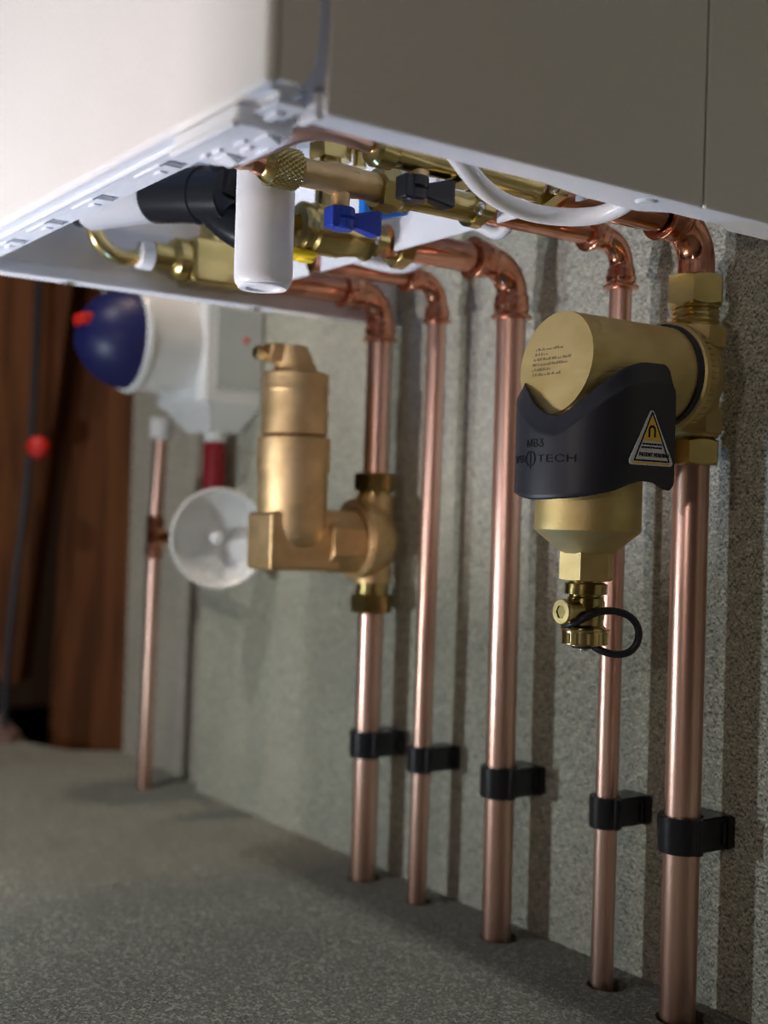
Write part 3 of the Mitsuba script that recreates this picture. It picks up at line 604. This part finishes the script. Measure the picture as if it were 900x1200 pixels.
# ------------------------------------------------------------------ things on the wall behind the boiler
ap = thing('wall_appliance', 'white round wall appliance with a navy blue domed end and grey box', 'appliance')
ax_, az_ = -.672, .4915
part(ap, 'box', rbox(-.7300, -.6160, -.0760, WY - .0005, .4270, .5420, .004, 12), 'm_plastic_white', 30)
part(ap, 'side_plate', rbox(-.6170, -.6145, -.0640, -.0105, .4440, .5270, .001, 8), 'm_grey_plastic', 30, 'flat grey side plate')
part(ap, 'red_dot', side(rev([(.0030, 0), (.0030, .0008), (.0020, .0014)], 16), -.6146, -.0300, .4955), 'm_red', 30, 'small red dot')
part(ap, 'drum', front(rev([(.0500, 0), (.0520, .003), (.0520, .0640), (.0545, .0660), (.0560, .0700), (.0545, .0740), (.050, .0755)], 56), ax_, -.0640, az_), 'm_plastic_white', 30)
part(ap, 'dome', front(rev([(.0520, 0), (.0518, .006), (.0500, .0165), (.0440, .0310), (.0340, .0430), (.0190, .0540), (0, .0565)], 56), ax_, -.1345, az_), 'm_navy', 40, 'navy blue dome')
part(ap, 'red_mark', rbox(ax_ - .006, ax_ + .020, -.1950, -.1750, .4990, .5110, .003, 8), 'm_red', 30, 'red mark on the dome')
part(ap, 'skirt', M.batch_hull([rbox(-.7250, -.6180, -.0700, -.0080, .4270, .4300, .001, 8), rbox(-.705, -.6500, -.0520, -.0140, .4010, .4040, .001, 8)]), 'm_plastic_white', 30)
part(ap, 'lug', rbox(ax_ - .030, ax_ - .022, -.1560, -.1480, .5300, .5420, .002, 8), 'm_plastic_white', 30)

fx, fy = -.782, -.054
fp = thing('copper_pipe', 'short copper pipe standing at the far left wall below the white appliance', 'pipe', 'copper pipes along the chipboard wall')
part(fp, 'tube', sweep([(fx, fy, -.1), (fx + .008, fy + .001, .2860)], .0080, 24), 'm_copper')
part(fp, 'tube', sweep([(fx + .008, fy + .001, .2860), (fx + .016, fy + .002, .4200)], .0080, 24), 'm_copper')
part(fp, 'tee', cat(sweep([(fx + .0072, fy + .001, .262), (fx + .0073, fy + .001, .264), (fx + .0086, fy + .001, .308), (fx + .0087, fy + .001, .310)], [.0082, .0100, .0100, .0082], 24),
                    sweep([(fx + .009, fy + .001, .2860), (fx + .030, fy - .001, .2862)], .0095, 24)), 'm_copper_fitting')
part(fp, 'collar', sweep([(fx + .0155, fy + .002, .396), (fx + .0155, fy + .002, .399), (fx + .016, fy + .002, .420)], [.0085, .0125, .0125], 20), 'm_plastic_white')
dx, dy, dz = -.584, -.073, .2890
ds = thing('white_dish', 'round white plastic dish with concentric rims left of the air separator', 'dish')
bowl = ring([(.0030, -.020), (.0180, -.0190), (.0350, -.0130), (.0450, -.0040), (.0500, .0060), (.0508, .0090), (.0490, .0100), (.0460, .0060), (.0400, .0010), (.0300, -.0060), (.0160, -.0120), (.0030, -.0135)], 64)
dt = lambda m: m.rotate([0, 90, 0]).rotate([0, 0, -10]).translate([dx, dy, dz])
part(ds, 'bowl', dt(bowl), 'm_plastic_white', 40)
part(ds, 'rim', dt(ring([(.0425, .0010), (.0455, .0020), (.0450, .0050), (.0420, .0038)], 64)), 'm_plastic_white', 40)
part(ds, 'hub', dt(rev([(.0045, -.014), (.0060, -.004), (.0060, .006), (.0040, .009)], 24)), 'm_plastic_white', 40)
part(ds, 'stem', sweep([(fx + .028, fy - .001, .2862), (dx - .016, dy + .002, .2880)], .0060, 20), 'm_brass')
rp = thing('red_valve', 'dark red cylinder hanging under the white appliance', 'valve')
part(rp, 'grip', rev([(.0100, .328), (.0120, .330), (.0120, .388), (.0100, .392)], 32).translate([-.678, -.030, 0]), 'm_crimson', 30)
part(rp, 'collar', rev([(.0085, .390), (.0120, .393), (.0120, .405)], 24).translate([-.678, -.030, 0]), 'm_plastic_white', 30)
part(rp, 'tube', rev([(.0070, .24), (.0070, .330)], 24).translate([-.678, -.026, 0]), 'm_copper', 30)
